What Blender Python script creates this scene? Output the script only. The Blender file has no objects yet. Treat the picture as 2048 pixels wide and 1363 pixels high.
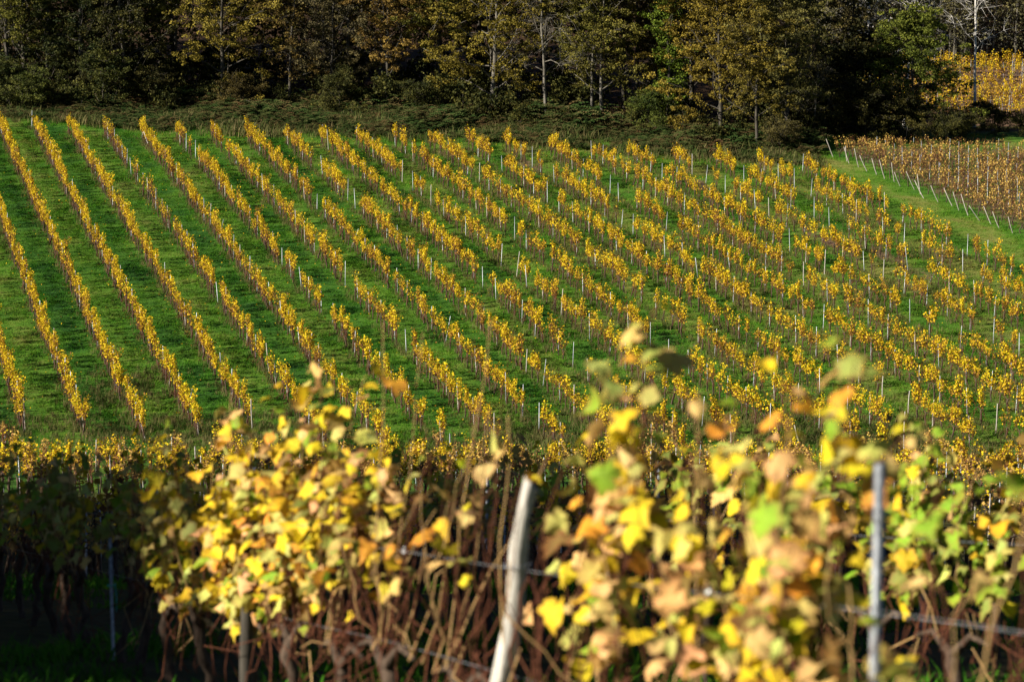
import bpy, math
import numpy as np
from mathutils import Matrix, Vector, Euler

# ------------------------------------------------------------------ camera
S = bpy.context.scene
COL = S.collection
F_PX, PITCH = 4835.0, math.radians(9.757)          # focal length in pixels of the 2048 px photo
cam = bpy.data.cameras.new("camera")
cam.lens, cam.sensor_width = 85.0, 36.0
cam.clip_start, cam.clip_end = 0.3, 9000.0
cam.dof.use_dof = True
cam.dof.focus_distance = 165.0
cam.dof.aperture_fstop = 3.3
camo = bpy.data.objects.new("camera", cam)
COL.objects.link(camo)
camo.location = (0, 0, 0)
camo.rotation_euler = (math.pi / 2 - PITCH, 0, 0)
S.camera = camo

# ------------------------------------------------------------------ light
SUN_EL = math.radians(29.0)
SUN_AZ = math.radians(20.0)                          # light travels towards (cos, sin) of this
sdir = Vector((-math.cos(SUN_AZ) * math.cos(SUN_EL), -math.sin(SUN_AZ) * math.cos(SUN_EL), math.sin(SUN_EL)))
W = bpy.data.worlds.new("World")
S.world = W
W.use_nodes = True
nt = W.node_tree
sky = nt.nodes.new("ShaderNodeTexSky")
sky.sky_type = 'NISHITA'
sky.sun_disc = False
sky.air_density, sky.dust_density = 0.38, 0.05
sky.sun_elevation = SUN_EL
sky.sun_rotation = math.atan2(sdir.x, sdir.y) % (2 * math.pi)
nt.links.new(sky.outputs[0], nt.nodes["Background"].inputs[0])
nt.nodes["Background"].inputs[1].default_value = 0.05
sun = bpy.data.lights.new("sun", 'SUN')
sun.energy, sun.angle, sun.color = 5.0, math.radians(0.53), (1.0, 0.93, 0.80)
suno = bpy.data.objects.new("sun", sun)
COL.objects.link(suno)
suno.rotation_euler = sdir.to_track_quat('Z', 'Y').to_euler()
S.view_settings.view_transform = 'Standard'
S.view_settings.look = 'None'
S.view_settings.exposure = 1.18
S.view_settings.gamma = 1.0
cy = S.cycles
cy.max_bounces, cy.diffuse_bounces, cy.glossy_bounces, cy.transmission_bounces = 2, 1, 1, 1
cy.caustics_reflective = cy.caustics_refractive = False

# ------------------------------------------------------------------ helpers
R = np.random.default_rng(7)
CP, SP = math.cos(PITCH), math.sin(PITCH)


def proj(x, y, z):
    d = y * CP - z * SP
    u = y * SP + z * CP
    return 1024 + F_PX * x / d, 681.5 - F_PX * u / d


def col_at(px, Y, z=-15.0):
    """X of the upright line that shows at photo column px, at distance Y"""
    return (px - 1024) / F_PX * (Y * CP - z * SP)


def sstep(a, b, x):
    t = np.clip((x - a) / (b - a), 0, 1)
    return t * t * (3 - 2 * t)


def mk_mesh(name, V, polys, mats=(), midx=None, attrs=None, smooth=False):
    me = bpy.data.meshes.new(name)
    V = np.asarray(V, dtype=np.float32)
    me.vertices.add(len(V))
    me.vertices.foreach_set("co", V.ravel())
    polys = [np.asarray(p, dtype=np.int32) for p in polys if len(p)]
    loops = np.concatenate([p.ravel() for p in polys])
    tot = np.concatenate([np.full(len(p), p.shape[1], dtype=np.int32) for p in polys])
    start = np.concatenate([[0], np.cumsum(tot)[:-1]]).astype(np.int32)
    me.loops.add(len(loops))
    me.loops.foreach_set("vertex_index", loops)
    me.polygons.add(len(tot))
    me.polygons.foreach_set("loop_start", start)
    me.polygons.foreach_set("loop_total", tot)
    for m in mats:
        me.materials.append(m)
    if midx is not None:
        me.polygons.foreach_set("material_index", np.asarray(midx, dtype=np.int32))
    if smooth:
        me.polygons.foreach_set("use_smooth", np.ones(len(tot), dtype=bool))
    for k, a in (attrs or {}).items():
        at = me.attributes.new(k, 'FLOAT', 'POINT')
        at.data.foreach_set("value", np.asarray(a, dtype=np.float32))
    me.update(calc_edges=True)
    return me


def tube(P, rad, n=6, cap=True):
    """tapered tube along P; returns verts, quads, tris"""
    P = np.asarray(P, float)
    rad = np.broadcast_to(np.asarray(rad, float), (len(P),))
    T = np.gradient(P, axis=0)
    T /= np.linalg.norm(T, axis=1)[:, None] + 1e-9
    ref = np.array([1.0, 0.13, 0.07]) if abs(T[:, 0]).mean() < 0.8 else np.array([0.1, 1.0, 0.05])
    A = np.cross(T, ref)
    A /= np.linalg.norm(A, axis=1)[:, None]
    B = np.cross(T, A)
    a = np.arange(n) * 2 * math.pi / n
    V = P[:, None, :] + rad[:, None, None] * (np.cos(a)[None, :, None] * A[:, None, :] + np.sin(a)[None, :, None] * B[:, None, :])
    V = V.reshape(-1, 3)
    i = np.arange(len(P) - 1)[:, None] * n
    j = np.arange(n)[None, :]
    k = (j + 1) % n
    Q = np.stack([i + j, i + k, i + n + k, i + n + j], -1).reshape(-1, 4)
    Tt = np.zeros((0, 3), int)
    if cap:
        V = np.vstack([V, P[-1:]])
        b = (len(P) - 1) * n
        Tt = np.stack([b + j[0], b + k[0], np.full(n, len(V) - 1)], -1)
    return V, Q, Tt


class Geo:
    """collects verts, quads, tris and a per-vertex tint"""
    def __init__(s):
        s.V, s.Q, s.T, s.t, s.n = [], [], [], [], 0

    def add(s, V, Q=None, T=None, tint=0.5):
        V = np.asarray(V, float)
        if Q is not None and len(Q):
            s.Q.append(np.asarray(Q) + s.n)
        if T is not None and len(T):
            s.T.append(np.asarray(T) + s.n)
        s.V.append(V)
        s.t.append(np.broadcast_to(np.asarray(tint, float), (len(V),)))
        s.n += len(V)

    def tube(s, P, r, n=6, cap=True, tint=0.5):
        V, Q, T = tube(P, r, n, cap)
        s.add(V, Q, T, tint)

    def arrays(s):
        V = np.vstack(s.V)
        Q = np.vstack(s.Q) if s.Q else np.zeros((0, 4), int)
        T = np.vstack(s.T) if s.T else np.zeros((0, 3), int)
        return V, Q, T, np.concatenate(s.t)

    def mesh(s, name, mat, smooth=False):
        V, Q, T, t = s.arrays()
        return mk_mesh(name, V, [Q, T], [mat], None, {"tint": t}, smooth)


def leaf_faces(C, size, rng, droop=0.35, tint=None, aspect=0.9):
    """folded two-triangle leaves at centres C"""
    N = len(C)
    d = rng.normal(size=(N, 3))
    d[:, 2] -= droop
    d /= np.linalg.norm(d, axis=1)[:, None]
    nn = rng.normal(size=(N, 3))
    nn[:, 2] += 0.5
    x = np.cross(d, nn)
    x /= np.linalg.norm(x, axis=1)[:, None]
    up = np.cross(x, d)
    s = (np.asarray(size) * rng.uniform(0.65, 1.3, N))[:, None]
    base = C - d * s * 0.5
    tip = C + d * s * 0.5
    L = C - x * s * 0.5 * aspect + up * s * 0.14
    Rr = C + x * s * 0.5 * aspect + up * s * 0.14
    V = np.stack([base, L, tip, Rr], 1).reshape(-1, 3)
    i = np.arange(N)[:, None] * 4
    T = np.concatenate([i + np.array([[0, 2, 1]]), i + np.array([[0, 3, 2]])])
    if tint is None:
        tint = rng.random(N)
    return V, T, np.repeat(tint, 4)


def obj(name, data, parent=None, loc=(0, 0, 0), rot=None, scale=None, label=None, cat=None, group=None, kind=None, color=None):
    o = bpy.data.objects.new(name, data)
    COL.objects.link(o)
    o.parent = parent
    o.location = loc
    if rot is not None:
        o.rotation_euler = rot
    if scale is not None:
        o.scale = scale if hasattr(scale, '__len__') else (scale,) * 3
    if label:
        o["label"] = label
    if cat:
        o["category"] = cat
    if group:
        o["group"] = group
    if kind:
        o["kind"] = kind
    if color is not None:
        o.color = (*color, 1.0)
    return o


_ONES = "zeroth first second third fourth fifth sixth seventh eighth ninth tenth eleventh twelfth thirteenth fourteenth fifteenth sixteenth seventeenth eighteenth nineteenth".split()
_TENS = {2: "twenty", 3: "thirty", 4: "forty", 5: "fifty", 6: "sixty", 7: "seventy", 8: "eighty", 9: "ninety"}
_TENTH = {2: "twentieth", 3: "thirtieth", 4: "fortieth", 5: "fiftieth", 6: "sixtieth", 7: "seventieth", 8: "eightieth", 9: "ninetieth"}


def ordinal(n):
    if n < 20:
        return _ONES[n]
    if n >= 100:
        return "hundred-and-" + ordinal(n - 100) if n > 100 else "hundredth"
    return _TENTH[n // 10] if n % 10 == 0 else _TENS[n // 10] + "-" + _ONES[n % 10]


# ------------------------------------------------------------------ materials
class N:
    def __init__(s, name):
        s.m = bpy.data.materials.new(name)
        s.m.use_nodes = True
        s.t = s.m.node_tree
        s.b = s.t.nodes["Principled BSDF"]
        s.out = s.t.nodes["Material Output"]

    def node(s, typ, **kw):
        n = s.t.nodes.new(typ)
        for k, v in kw.items():
            if isinstance(v, tuple) and len(v) == 2 and hasattr(v[0], "is_linked"):
                pass
            setattr(n, k, v)
        return n

    def link(s, a, b):
        s.t.links.new(a, b)

    def noise(s, vec, scale, detail=3.0, rough=0.55):
        n = s.node("ShaderNodeTexNoise")
        n.inputs["Scale"].default_value = scale
        n.inputs["Detail"].default_value = detail
        n.inputs["Roughness"].default_value = rough
        if vec is not None:
            s.link(vec, n.inputs["Vector"])
        return n.outputs["Fac"]

    def ramp(s, fac, stops, interp='LINEAR'):
        n = s.node("ShaderNodeValToRGB")
        cr = n.color_ramp
        cr.interpolation = interp
        while len(cr.elements) < len(stops):
            cr.elements.new(0.5)
        for e, (p, c) in zip(cr.elements, stops):
            e.position = p
            e.color = (*c, 1) if len(c) == 3 else c
        s.link(fac, n.inputs[0])
        return n.outputs[0]

    def mix(s, fac, a, b, typ='MIX'):
        n = s.node("ShaderNodeMix", data_type='RGBA', blend_type=typ)
        for sock, v in ((n.inputs[0], fac), (n.inputs[6], a), (n.inputs[7], b)):
            if hasattr(v, "links"):
                s.link(v, sock)
            elif isinstance(v, (int, float)):
                sock.default_value = v
            else:
                sock.default_value = (*v, 1)
        return n.outputs[2]

    def math(s, op, a, b=0.0, clamp=False):
        n = s.node("ShaderNodeMath", operation=op, use_clamp=clamp)
        for sock, v in ((n.inputs[0], a), (n.inputs[1], b)):
            if hasattr(v, "links"):
                s.link(v, sock)
            else:
                sock.default_value = v
        return n.outputs[0]

    def attr(s, name):
        return s.node("ShaderNodeAttribute", attribute_name=name).outputs["Fac"]

    def pos(s):
        return s.node("ShaderNodeNewGeometry").outputs["Position"]

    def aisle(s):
        """+1 / -1 in turn from one aisle between vine rows to the next: longer grass in every second one, with sunlit and shaded strips painted in"""
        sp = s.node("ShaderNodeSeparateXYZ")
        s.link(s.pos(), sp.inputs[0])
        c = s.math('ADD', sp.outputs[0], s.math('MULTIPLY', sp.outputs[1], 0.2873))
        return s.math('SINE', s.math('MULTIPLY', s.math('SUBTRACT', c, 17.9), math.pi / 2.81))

    def drier(s):
        """0 on the left half of the field, 1 on its drier right half"""
        sp = s.node("ShaderNodeSeparateXYZ")
        s.link(s.pos(), sp.inputs[0])
        c = s.math('ADD', sp.outputs[0], s.math('MULTIPLY', sp.outputs[1], 0.2873))
        mr = s.node("ShaderNodeMapRange", interpolation_type='SMOOTHSTEP')
        s.link(c, mr.inputs[0])
        mr.inputs[1].default_value, mr.inputs[2].default_value = 28.0, 58.0
        return mr.outputs[0]

    def objco(s):
        return s.node("ShaderNodeTexCoord").outputs["Object"]

    def info(s, k):
        return s.node("ShaderNodeObjectInfo").outputs[k]

    def bump(s, h, strength, dist):
        n = s.node("ShaderNodeBump")
        n.inputs["Strength"].default_value = strength
        n.inputs["Distance"].default_value = dist
        s.link(h, n.inputs["Height"])
        s.link(n.outputs[0], s.b.inputs["Normal"])

    def finish(s, color, rough=0.8, trans=0.0, spec=0.3):
        s.b.inputs["Roughness"].default_value = rough
        s.b.inputs["Specular IOR Level"].default_value = spec
        if hasattr(color, "links"):
            s.link(color, s.b.inputs["Base Color"])
        else:
            s.b.inputs["Base Color"].default_value = (*color, 1)
        if trans:
            tr = s.node("ShaderNodeBsdfTranslucent")
            if hasattr(color, "links"):
                s.link(color, tr.inputs[0])
            else:
                tr.inputs[0].default_value = (*color, 1)
            mx = s.node("ShaderNodeMixShader")
            mx.inputs[0].default_value = trans
            s.link(s.b.outputs[0], mx.inputs[1])
            s.link(tr.outputs[0], mx.inputs[2])
            s.link(mx.outputs[0], s.out.inputs[0])
        return s.m


def mat_ground():
    k = N("ground_cover")
    p = k.pos()
    n1 = k.noise(p, 0.30, 4)
    n2 = k.noise(p, 3.0, 5)
    n3 = k.noise(p, 2.2, 5, 0.7)
    n4 = k.noise(p, 14.0, 3, 0.7)
    gf = k.math('ADD', k.math('MULTIPLY', n1, 0.5), k.math('ADD', k.math('MULTIPLY', n3, 0.3), k.math('MULTIPLY', n4, 0.2)))
    gf = k.math('SUBTRACT', gf, k.math('MULTIPLY', k.aisle(), 0.07))  # alternate aisles painted lighter and darker to strengthen the sunlit and shaded strips
    gf = k.math('ADD', gf, k.math('MULTIPLY', k.drier(), 0.07))
    g = k.ramp(gf, [(0.36, (0.018, 0.062, 0.009)), (0.45, (0.040, 0.110, 0.011)), (0.57, (0.074, 0.15, 0.014)), (0.72, (0.16, 0.155, 0.04))])
    so = k.ramp(n2, [(0.3, (0.07, 0.042, 0.025)), (0.7, (0.16, 0.10, 0.065))])
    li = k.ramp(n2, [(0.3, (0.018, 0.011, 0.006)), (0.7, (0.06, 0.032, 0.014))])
    fs = k.math('ADD', k.attr("soil"), k.math('MULTIPLY', k.math('SUBTRACT', n2, 0.5), 0.9))
    fs = k.math('MULTIPLY', k.math('SUBTRACT', fs, 0.35), 4.0, True)
    c = k.mix(fs, g, so)
    c = k.mix(k.attr("litter_shade"), c, li)  # forest floor in the wood; painted shade on the near slope
    k.bump(k.math('ADD', n2, k.math('MULTIPLY', n4, 0.35)), 0.7, 0.10)
    return k.finish(c, 0.95, spec=0.1)


def mat_grass():
    k = N("grass_blade")
    p = k.pos()
    n1 = k.noise(p, 0.30, 4)
    n2 = k.noise(p, 2.2, 5, 0.7)
    f = k.math('ADD', k.math('MULTIPLY', n1, 0.55), k.math('MULTIPLY', n2, 0.45))
    f = k.math('ADD', f, k.math('MULTIPLY', k.math('SUBTRACT', k.attr("tint"), 0.5), 0.16))
    f = k.math('SUBTRACT', f, k.math('MULTIPLY', k.aisle(), 0.07))  # same painted sun-and-shade strips on the blades
    f = k.math('ADD', f, k.math('MULTIPLY', k.drier(), 0.07))
    c = k.ramp(f, [(0.34, (0.022, 0.105, 0.010)), (0.45, (0.055, 0.175, 0.012)), (0.57, (0.105, 0.24, 0.016)), (0.74, (0.22, 0.235, 0.05))])
    return k.finish(c, 0.8, 0.35, 0.05)


def mat_dry():
    k = N("dry_grass_blade")
    n1 = k.noise(k.pos(), 0.6, 3)
    f = k.math('ADD', k.math('MULTIPLY', n1, 0.6), k.math('MULTIPLY', k.attr("tint"), 0.4))
    c = k.ramp(f, [(0.25, (0.045, 0.085, 0.014)), (0.5, (0.13, 0.12, 0.04)), (0.75, (0.24, 0.18, 0.085))])
    return k.finish(c, 0.85, 0.2, 0.1)


def mat_bracken():
    k = N("bracken_frond")
    n1 = k.noise(k.pos(), 0.35, 3)
    f = k.math('ADD', k.math('MULTIPLY', n1, 0.8), k.math('MULTIPLY', k.attr("tint"), 0.3))
    c = k.ramp(f, [(0.38, (0.028, 0.06, 0.012)), (0.52, (0.06, 0.08, 0.02)), (0.64, (0.10, 0.085, 0.03)), (0.80, (0.13, 0.07, 0.03))])
    return k.finish(c, 0.85, 0.2, 0.1)


def mat_vine_leaf(name="gold_vine_leaf", warm=False):
    k = N(name)
    f = k.math('ADD', k.math('MULTIPLY', k.attr("tint"), 0.80), k.math('MULTIPLY', k.info("Random"), 0.20))
    if warm:
        st = [(0.10, (0.14, 0.07, 0.045)), (0.36, (0.34, 0.19, 0.075)), (0.66, (0.56, 0.35, 0.08)), (0.95, (0.66, 0.47, 0.10))]
    else:
        st = [(0.08, (0.14, 0.06, 0.022)), (0.26, (0.36, 0.18, 0.04)), (0.48, (0.60, 0.385, 0.014)), (0.76, (0.74, 0.535, 0.016)), (0.95, (0.42, 0.45, 0.02))]
    return k.finish(k.ramp(f, st), 0.7, 0.3, 0.1)


def mat_tree_leaf():
    k = N("tree_leaf")
    v = k.math('ADD', k.math('MULTIPLY', k.attr("tint"), 1.1), 0.4)
    h = k.mix(k.math('MULTIPLY', k.attr("tint"), 0.35), k.info("Color"), (0.17, 0.125, 0.02))
    cm = k.node("ShaderNodeCombineColor")
    for i in range(3):
        k.link(v, cm.inputs[i])
    c = k.mix(1.0, h, cm.outputs[0], 'MULTIPLY')
    return k.finish(c, 0.7, 0.22, 0.08)


def mat_bark(name, a, b, scale=6.0, strength=0.7):
    k = N(name)
    o = k.objco()
    mp = k.node("ShaderNodeMapping")
    mp.inputs["Scale"].default_value = (1, 1, 0.25)
    k.link(o, mp.inputs[0])
    n1 = k.noise(mp.outputs[0], scale, 5, 0.65)
    n2 = k.noise(o, scale * 0.3, 3)
    c = k.ramp(k.math('ADD', k.math('MULTIPLY', n1, 0.7), k.math('MULTIPLY', n2, 0.3)), [(0.35, a), (0.65, b)])
    k.bump(n1, strength, 0.02)
    return k.finish(c, 0.9, spec=0.15)


def mat_fg_leaf():
    """blade of a near vine leaf: its own colour, greener along the veins, tanned at the rim"""
    k = N("vine_leaf_blade")
    o = k.objco()
    base = k.info("Color")
    n1 = k.noise(o, 28.0, 3)
    n2 = k.noise(o, 90.0, 2)
    rim = k.attr("rim")
    vein = k.attr("vein")
    c = k.mix(k.math('MULTIPLY', k.math('SUBTRACT', k.math('ADD', rim, n1), 0.85), 2.2, True), base, k.mix(0.55, base, (0.34, 0.13, 0.04)))
    c = k.mix(k.math('MULTIPLY', vein, 0.35), c, k.mix(0.5, c, (0.35, 0.42, 0.06)))
    c = k.mix(k.math('MULTIPLY', k.math('SUBTRACT', n2, 0.58), 5.0, True), c, (0.20, 0.08, 0.03))
    k.bump(n2, 0.35, 0.004)
    return k.finish(c, 0.6, 0.28, 0.18)


M = dict(
    ground=mat_ground(), grass=mat_grass(), dry=mat_dry(), bracken=mat_bracken(),
    vleaf=mat_vine_leaf(), vleaf_warm=mat_vine_leaf("tawny_vine_leaf", True), tleaf=mat_tree_leaf(),
    oakbark=mat_bark("oak_bark", (0.028, 0.024, 0.018), (0.10, 0.088, 0.07), 5.0),
    palebark=mat_bark("pale_bark", (0.04, 0.035, 0.028), (0.20, 0.18, 0.145), 3.0),
    birchbark=mat_bark("birch_bark", (0.25, 0.235, 0.21), (0.70, 0.66, 0.60), 2.0),
    vinebark=mat_bark("vine_bark", (0.03, 0.02, 0.014), (0.11, 0.075, 0.052), 30.0, 1.0),
    cane=mat_bark("vine_cane", (0.05, 0.017, 0.010), (0.17, 0.060, 0.030), 40.0, 0.4),
    straw=mat_bark("straw_cane", (0.33, 0.19, 0.07), (0.52, 0.34, 0.15), 40.0, 0.4),
    wood=mat_bark("weathered_wood", (0.20, 0.18, 0.155), (0.50, 0.46, 0.40), 26.0, 0.9),
    bleached=mat_bark("bleached_wood", (0.15, 0.135, 0.115), (0.62, 0.58, 0.51), 13.0, 1.0),
    fgleaf=mat_fg_leaf(),
)
k = N("petiole_skin"); M["petiole"] = k.finish((0.32, 0.17, 0.05), 0.6)
k = N("galvanised_steel")
k.b.inputs["Metallic"].default_value = 0.55
M["steel"] = k.finish(k.ramp(k.noise(k.objco(), 40, 4), [(0.35, (0.20, 0.21, 0.23)), (0.65, (0.40, 0.42, 0.44))]), 0.5)
k = N("white_plastic"); M["plastic"] = k.finish(k.ramp(k.noise(k.objco(), 60, 2), [(0.3, (0.6, 0.6, 0.6)), (0.7, (0.85, 0.85, 0.85))]), 0.4)
k = N("turquoise_cord"); M["turq"] = k.finish(k.ramp(k.noise(k.objco(), 90, 2), [(0.3, (0.02, 0.30, 0.26)), (0.7, (0.05, 0.48, 0.40))]), 0.5)

# ------------------------------------------------------------------ the land
YT_X = [-60, -40, -29.6, -14.4, -0.2, 2.6, 21, 40]
YT_Y = [207, 202, 197, 194.5, 191.8, 190, 183, 176]
YE_X = [-200, -45, -18, -1.6, 2.9, 7.3, 20.0, 26, 60]
YE_Y = [216, 212, 211, 206, 202.6, 201, 193.5, 199, 200]


def y_top(x):
    return np.interp(x, YT_X, YT_Y)


def y_wood(x):
    return np.interp(x, YE_X, YE_Y)


def hgt(x, y):
    x = np.asarray(x, float)
    y = np.asarray(y, float)
    near = -1.6 - 0.22 * np.maximum(y, -45)
    near = near - 1.35 * np.sin(np.pi * np.clip((y - 22) / 68, 0, 1)) ** 2
    far = -36.53 + 0.0988 * np.minimum(y, 330) + 0.16 * np.maximum(np.minimum(y, 2500) - 330, 0)
    d = near - far
    kk = 2.2
    b = np.where(d > 0, near, far) + kk * 0.5 * np.exp(-np.abs(d) / kk)
    g = np.interp(y, [190, 203, 226, 240, 268, 330, 700], [-17.8, -17.2, -19.6, -19.6, -15.3, 2.0, 90])
    w = sstep(25, 36, x) * sstep(192, 212, y) * (1 - sstep(2000, 3000, y))
    b = b * (1 - w) + np.maximum(g, -40) * w
    return b + 0.05 * np.sin(x * 0.9 + 0.4 * y) * np.cos(y * 0.7) * sstep(20, 40, y)


def soil_at(x, y):
    """bare tilled earth: a few patches in the upper right of the field, the right-hand field and the far field"""
    c = x + 0.2873 * y
    s = np.zeros_like(np.asarray(x, float))
    for cx, cy, rx, ry in ((1.0, 186, 1.3, 5), (24.5, 154.5, 1.1, 8), (21.0, 160, 0.9, 7), (14, 178, 1.0, 5)):
        s = np.maximum(s, 0.7 - 0.7 * sstep(0.3, 1.25, np.hypot((x - cx + 0.29 * (y - cy)) / rx, (y - cy) / ry)))
    e = x - (27.1 - 0.319 * (y - 183))
    s = np.maximum(s, 0.48 * sstep(0.3, 1.6, e) * (y > 150) * (1 - sstep(192, 196, y)))
    s = np.maximum(s, 0.75 * sstep(36, 40, x) * sstep(236, 240, y) * (1 - sstep(266, 270, y)))
    return s


def axis(fine0, fine1, step, lo, hi):
    a = list(np.arange(fine0, fine1 + 1e-6, step))
    s, v = step, fine1
    while v < hi:
        s *= 1.35
        v += s
        a.append(v)
    s, v = step, fine0
    while v > lo:
        s *= 1.35
        v -= s
        a.insert(0, v)
    return np.array(a)


gx, gy = axis(-75, 75, 1.0, -2600, 2600), axis(0, 285, 1.0, -1500, 4000)
GX, GY = np.meshgrid(gx, gy)
GZ = hgt(GX, GY)
ni, nj = GX.shape
ii, jj = np.meshgrid(np.arange(ni - 1), np.arange(nj - 1), indexing='ij')
q = np.stack([ii * nj + jj, ii * nj + jj + 1, (ii + 1) * nj + jj + 1, (ii + 1) * nj + jj], -1).reshape(-1, 4)
litter_shade = sstep(-0.5, 2.5, GY - y_wood(GX)) * (1 - sstep(35, 39, GX) * sstep(236, 240, GY) * (1 - sstep(266, 269, GY)))
litter_shade = np.maximum(litter_shade, 0.85 * sstep(6, 10, GY) * (1 - sstep(84, 96, GY)) * (np.abs(GX) < 60))  # dark earth tone painted over the near slope to deepen its shade
soil = soil_at(GX, GY)
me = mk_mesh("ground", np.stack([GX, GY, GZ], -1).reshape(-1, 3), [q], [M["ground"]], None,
             {"litter_shade": litter_shade.ravel(), "soil": soil.ravel()}, True)
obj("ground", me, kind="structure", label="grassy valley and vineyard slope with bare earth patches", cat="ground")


# ------------------------------------------------------------------ trees
def gen_tree(seed, H=15.0, spread=5.0, base=0.18, r0=0.24, limbs=15, clump=58, leaf=0.165, style="oak", leafy=1.0, subs=5):
    rng = np.random.default_rng(seed)
    B, Lc, Lt = Geo(), [], []
    B2 = Geo()                                       # trunk and limbs only, for trees massed in the wood
    nP = 9
    zz = np.linspace(-0.4, H * 0.9, nP)
    wob = np.cumsum(rng.normal(0, 0.16 if style != "birch" else 0.10, (nP, 2)), axis=0) * np.linspace(0.2, 1, nP)[:, None]
    P = np.column_stack([wob, zz])
    rr = r0 * np.linspace(1.0, 0.16, nP) ** 0.9
    rr[0] *= 1.35
    B.tube(P, rr, 8)
    B2.tube(P, rr, 6)

    def clumps(p, rad, n, off):
        if n <= 0:
            return
        c = rng.normal(size=(n, 3))
        c /= np.linalg.norm(c, axis=1)[:, None]
        c *= (rng.random(n) ** 0.45)[:, None] * rad * np.array([1.0, 1.0, 0.55])
        Lc.append(p + c)
        Lt.append(np.clip(off + rng.normal(0, 0.16, n), 0, 1))

    for i in range(limbs):
        f = base + (0.95 - base) * (i + rng.random() * 0.8) / limbs
        z = f * H * 0.9
        p0 = np.array([np.interp(z, zz, P[:, 0]), np.interp(z, zz, P[:, 1]), z])
        az = i * 2.399 + rng.normal(0, 0.35)
        prof = math.sin(math.pi * min(1, 0.22 + 0.78 * (f - base) / (1 - base))) ** 0.7
        if style == "shrub":
            prof = (1 - f) ** 0.45
        L = spread * prof * rng.uniform(0.72, 1.2) + 0.5
        el = math.radians(rng.uniform(5, 30) + 42 * f)
        if style == "birch":
            el = math.radians(rng.uniform(40, 65))
        d = np.array([math.cos(az) * math.cos(el), math.sin(az) * math.cos(el), math.sin(el)])
        pts, p = [p0], p0.copy()
        for s_ in range(5):
            d = d + rng.normal(0, 0.26, 3) + np.array([0, 0, 0.05])
            d /= np.linalg.norm(d)
            p = p + d * L / 5
            pts.append(p.copy())
        pts = np.array(pts)
        rl = max(0.02, np.interp(z, zz, rr) * 0.38)
        B.tube(pts, rl * np.linspace(1, 0.2, 6), 5)
        B2.tube(pts[::2] if len(pts) % 2 else pts[[0, 2, 5]], rl * np.linspace(1, 0.25, 3), 3, False)
        off0 = rng.uniform(0.3, 0.7)
        for s_ in range(subs):
            t = 0.35 + 0.65 * (s_ + rng.random()) / subs
            q0 = np.array([np.interp(t, np.linspace(0, 1, 6), pts[:, a]) for a in range(3)])
            dd = d * 0.6 + rng.normal(0, 0.75, 3)
            dd[2] = dd[2] * 0.6 + 0.12
            dd /= np.linalg.norm(dd)
            l2 = L * rng.uniform(0.18, 0.42) + 0.25
            q1 = q0 + dd * l2 * 0.55 + rng.normal(0, 0.07, 3)
            q2 = q0 + dd * l2 + rng.normal(0, 0.12, 3)
            B.tube(np.array([q0, q1, q2]), rl * np.array([0.34, 0.22, 0.08]), 3, False)
            nt_ = 5 if leafy < 0.35 else 2
            for _ in range(nt_):
                e = q2 + rng.normal(0, 0.34 if leafy >= 0.35 else 0.55, 3) + dd * 0.3
                m_ = 0.5 * (q1 + e) + rng.normal(0, 0.06, 3)
                B.tube(np.array([q1, m_, e]), np.array([0.018, 0.012, 0.006]), 3, False)
            n = rng.poisson(clump * leafy) if rng.random() < min(1, leafy + 0.35) else 0
            off = off0 + rng.normal(0, 0.14)
            clumps(q2, rng.uniform(0.38, 0.66) * (0.8 + 0.05 * spread), n, off)
            clumps(q1, rng.uniform(0.32, 0.55), n // 2, off - 0.1)
            for _ in range(2):
                if n:
                    clumps(q0 + (q2 - q0) * rng.uniform(0.3, 1.2) + rng.normal(0, 0.45 + 0.03 * spread, 3), rng.uniform(0.3, 0.58), int(n * rng.uniform(0.4, 0.9)), off + rng.normal(0, 0.1))
    if style == "ivy":
        for i in range(70):
            z = rng.uniform(0.0, 0.92) * H
            a = rng.uniform(0, 6.283)
            rad = rng.uniform(0.3, 1.1) * (1.1 - z / H) + 0.35
            p = np.array([np.interp(z, zz, P[:, 0]) + rad * math.cos(a), np.interp(z, zz, P[:, 1]) + rad * math.sin(a), z])
            clumps(p, rng.uniform(0.5, 0.8), int(clump * 1.2), rng.uniform(0.2, 0.6))
    out = [B, None, B2]
    if Lc:
        C = np.vstack(Lc)
        C = C[C[:, 2] > 0.05] if True else C
        tt = np.concatenate(Lt)[np.vstack(Lc)[:, 2] > 0.05]
        V, T, t = leaf_faces(C, leaf, rng, 0.2, tt)
        out[1] = (V, T, t)
    return out


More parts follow.
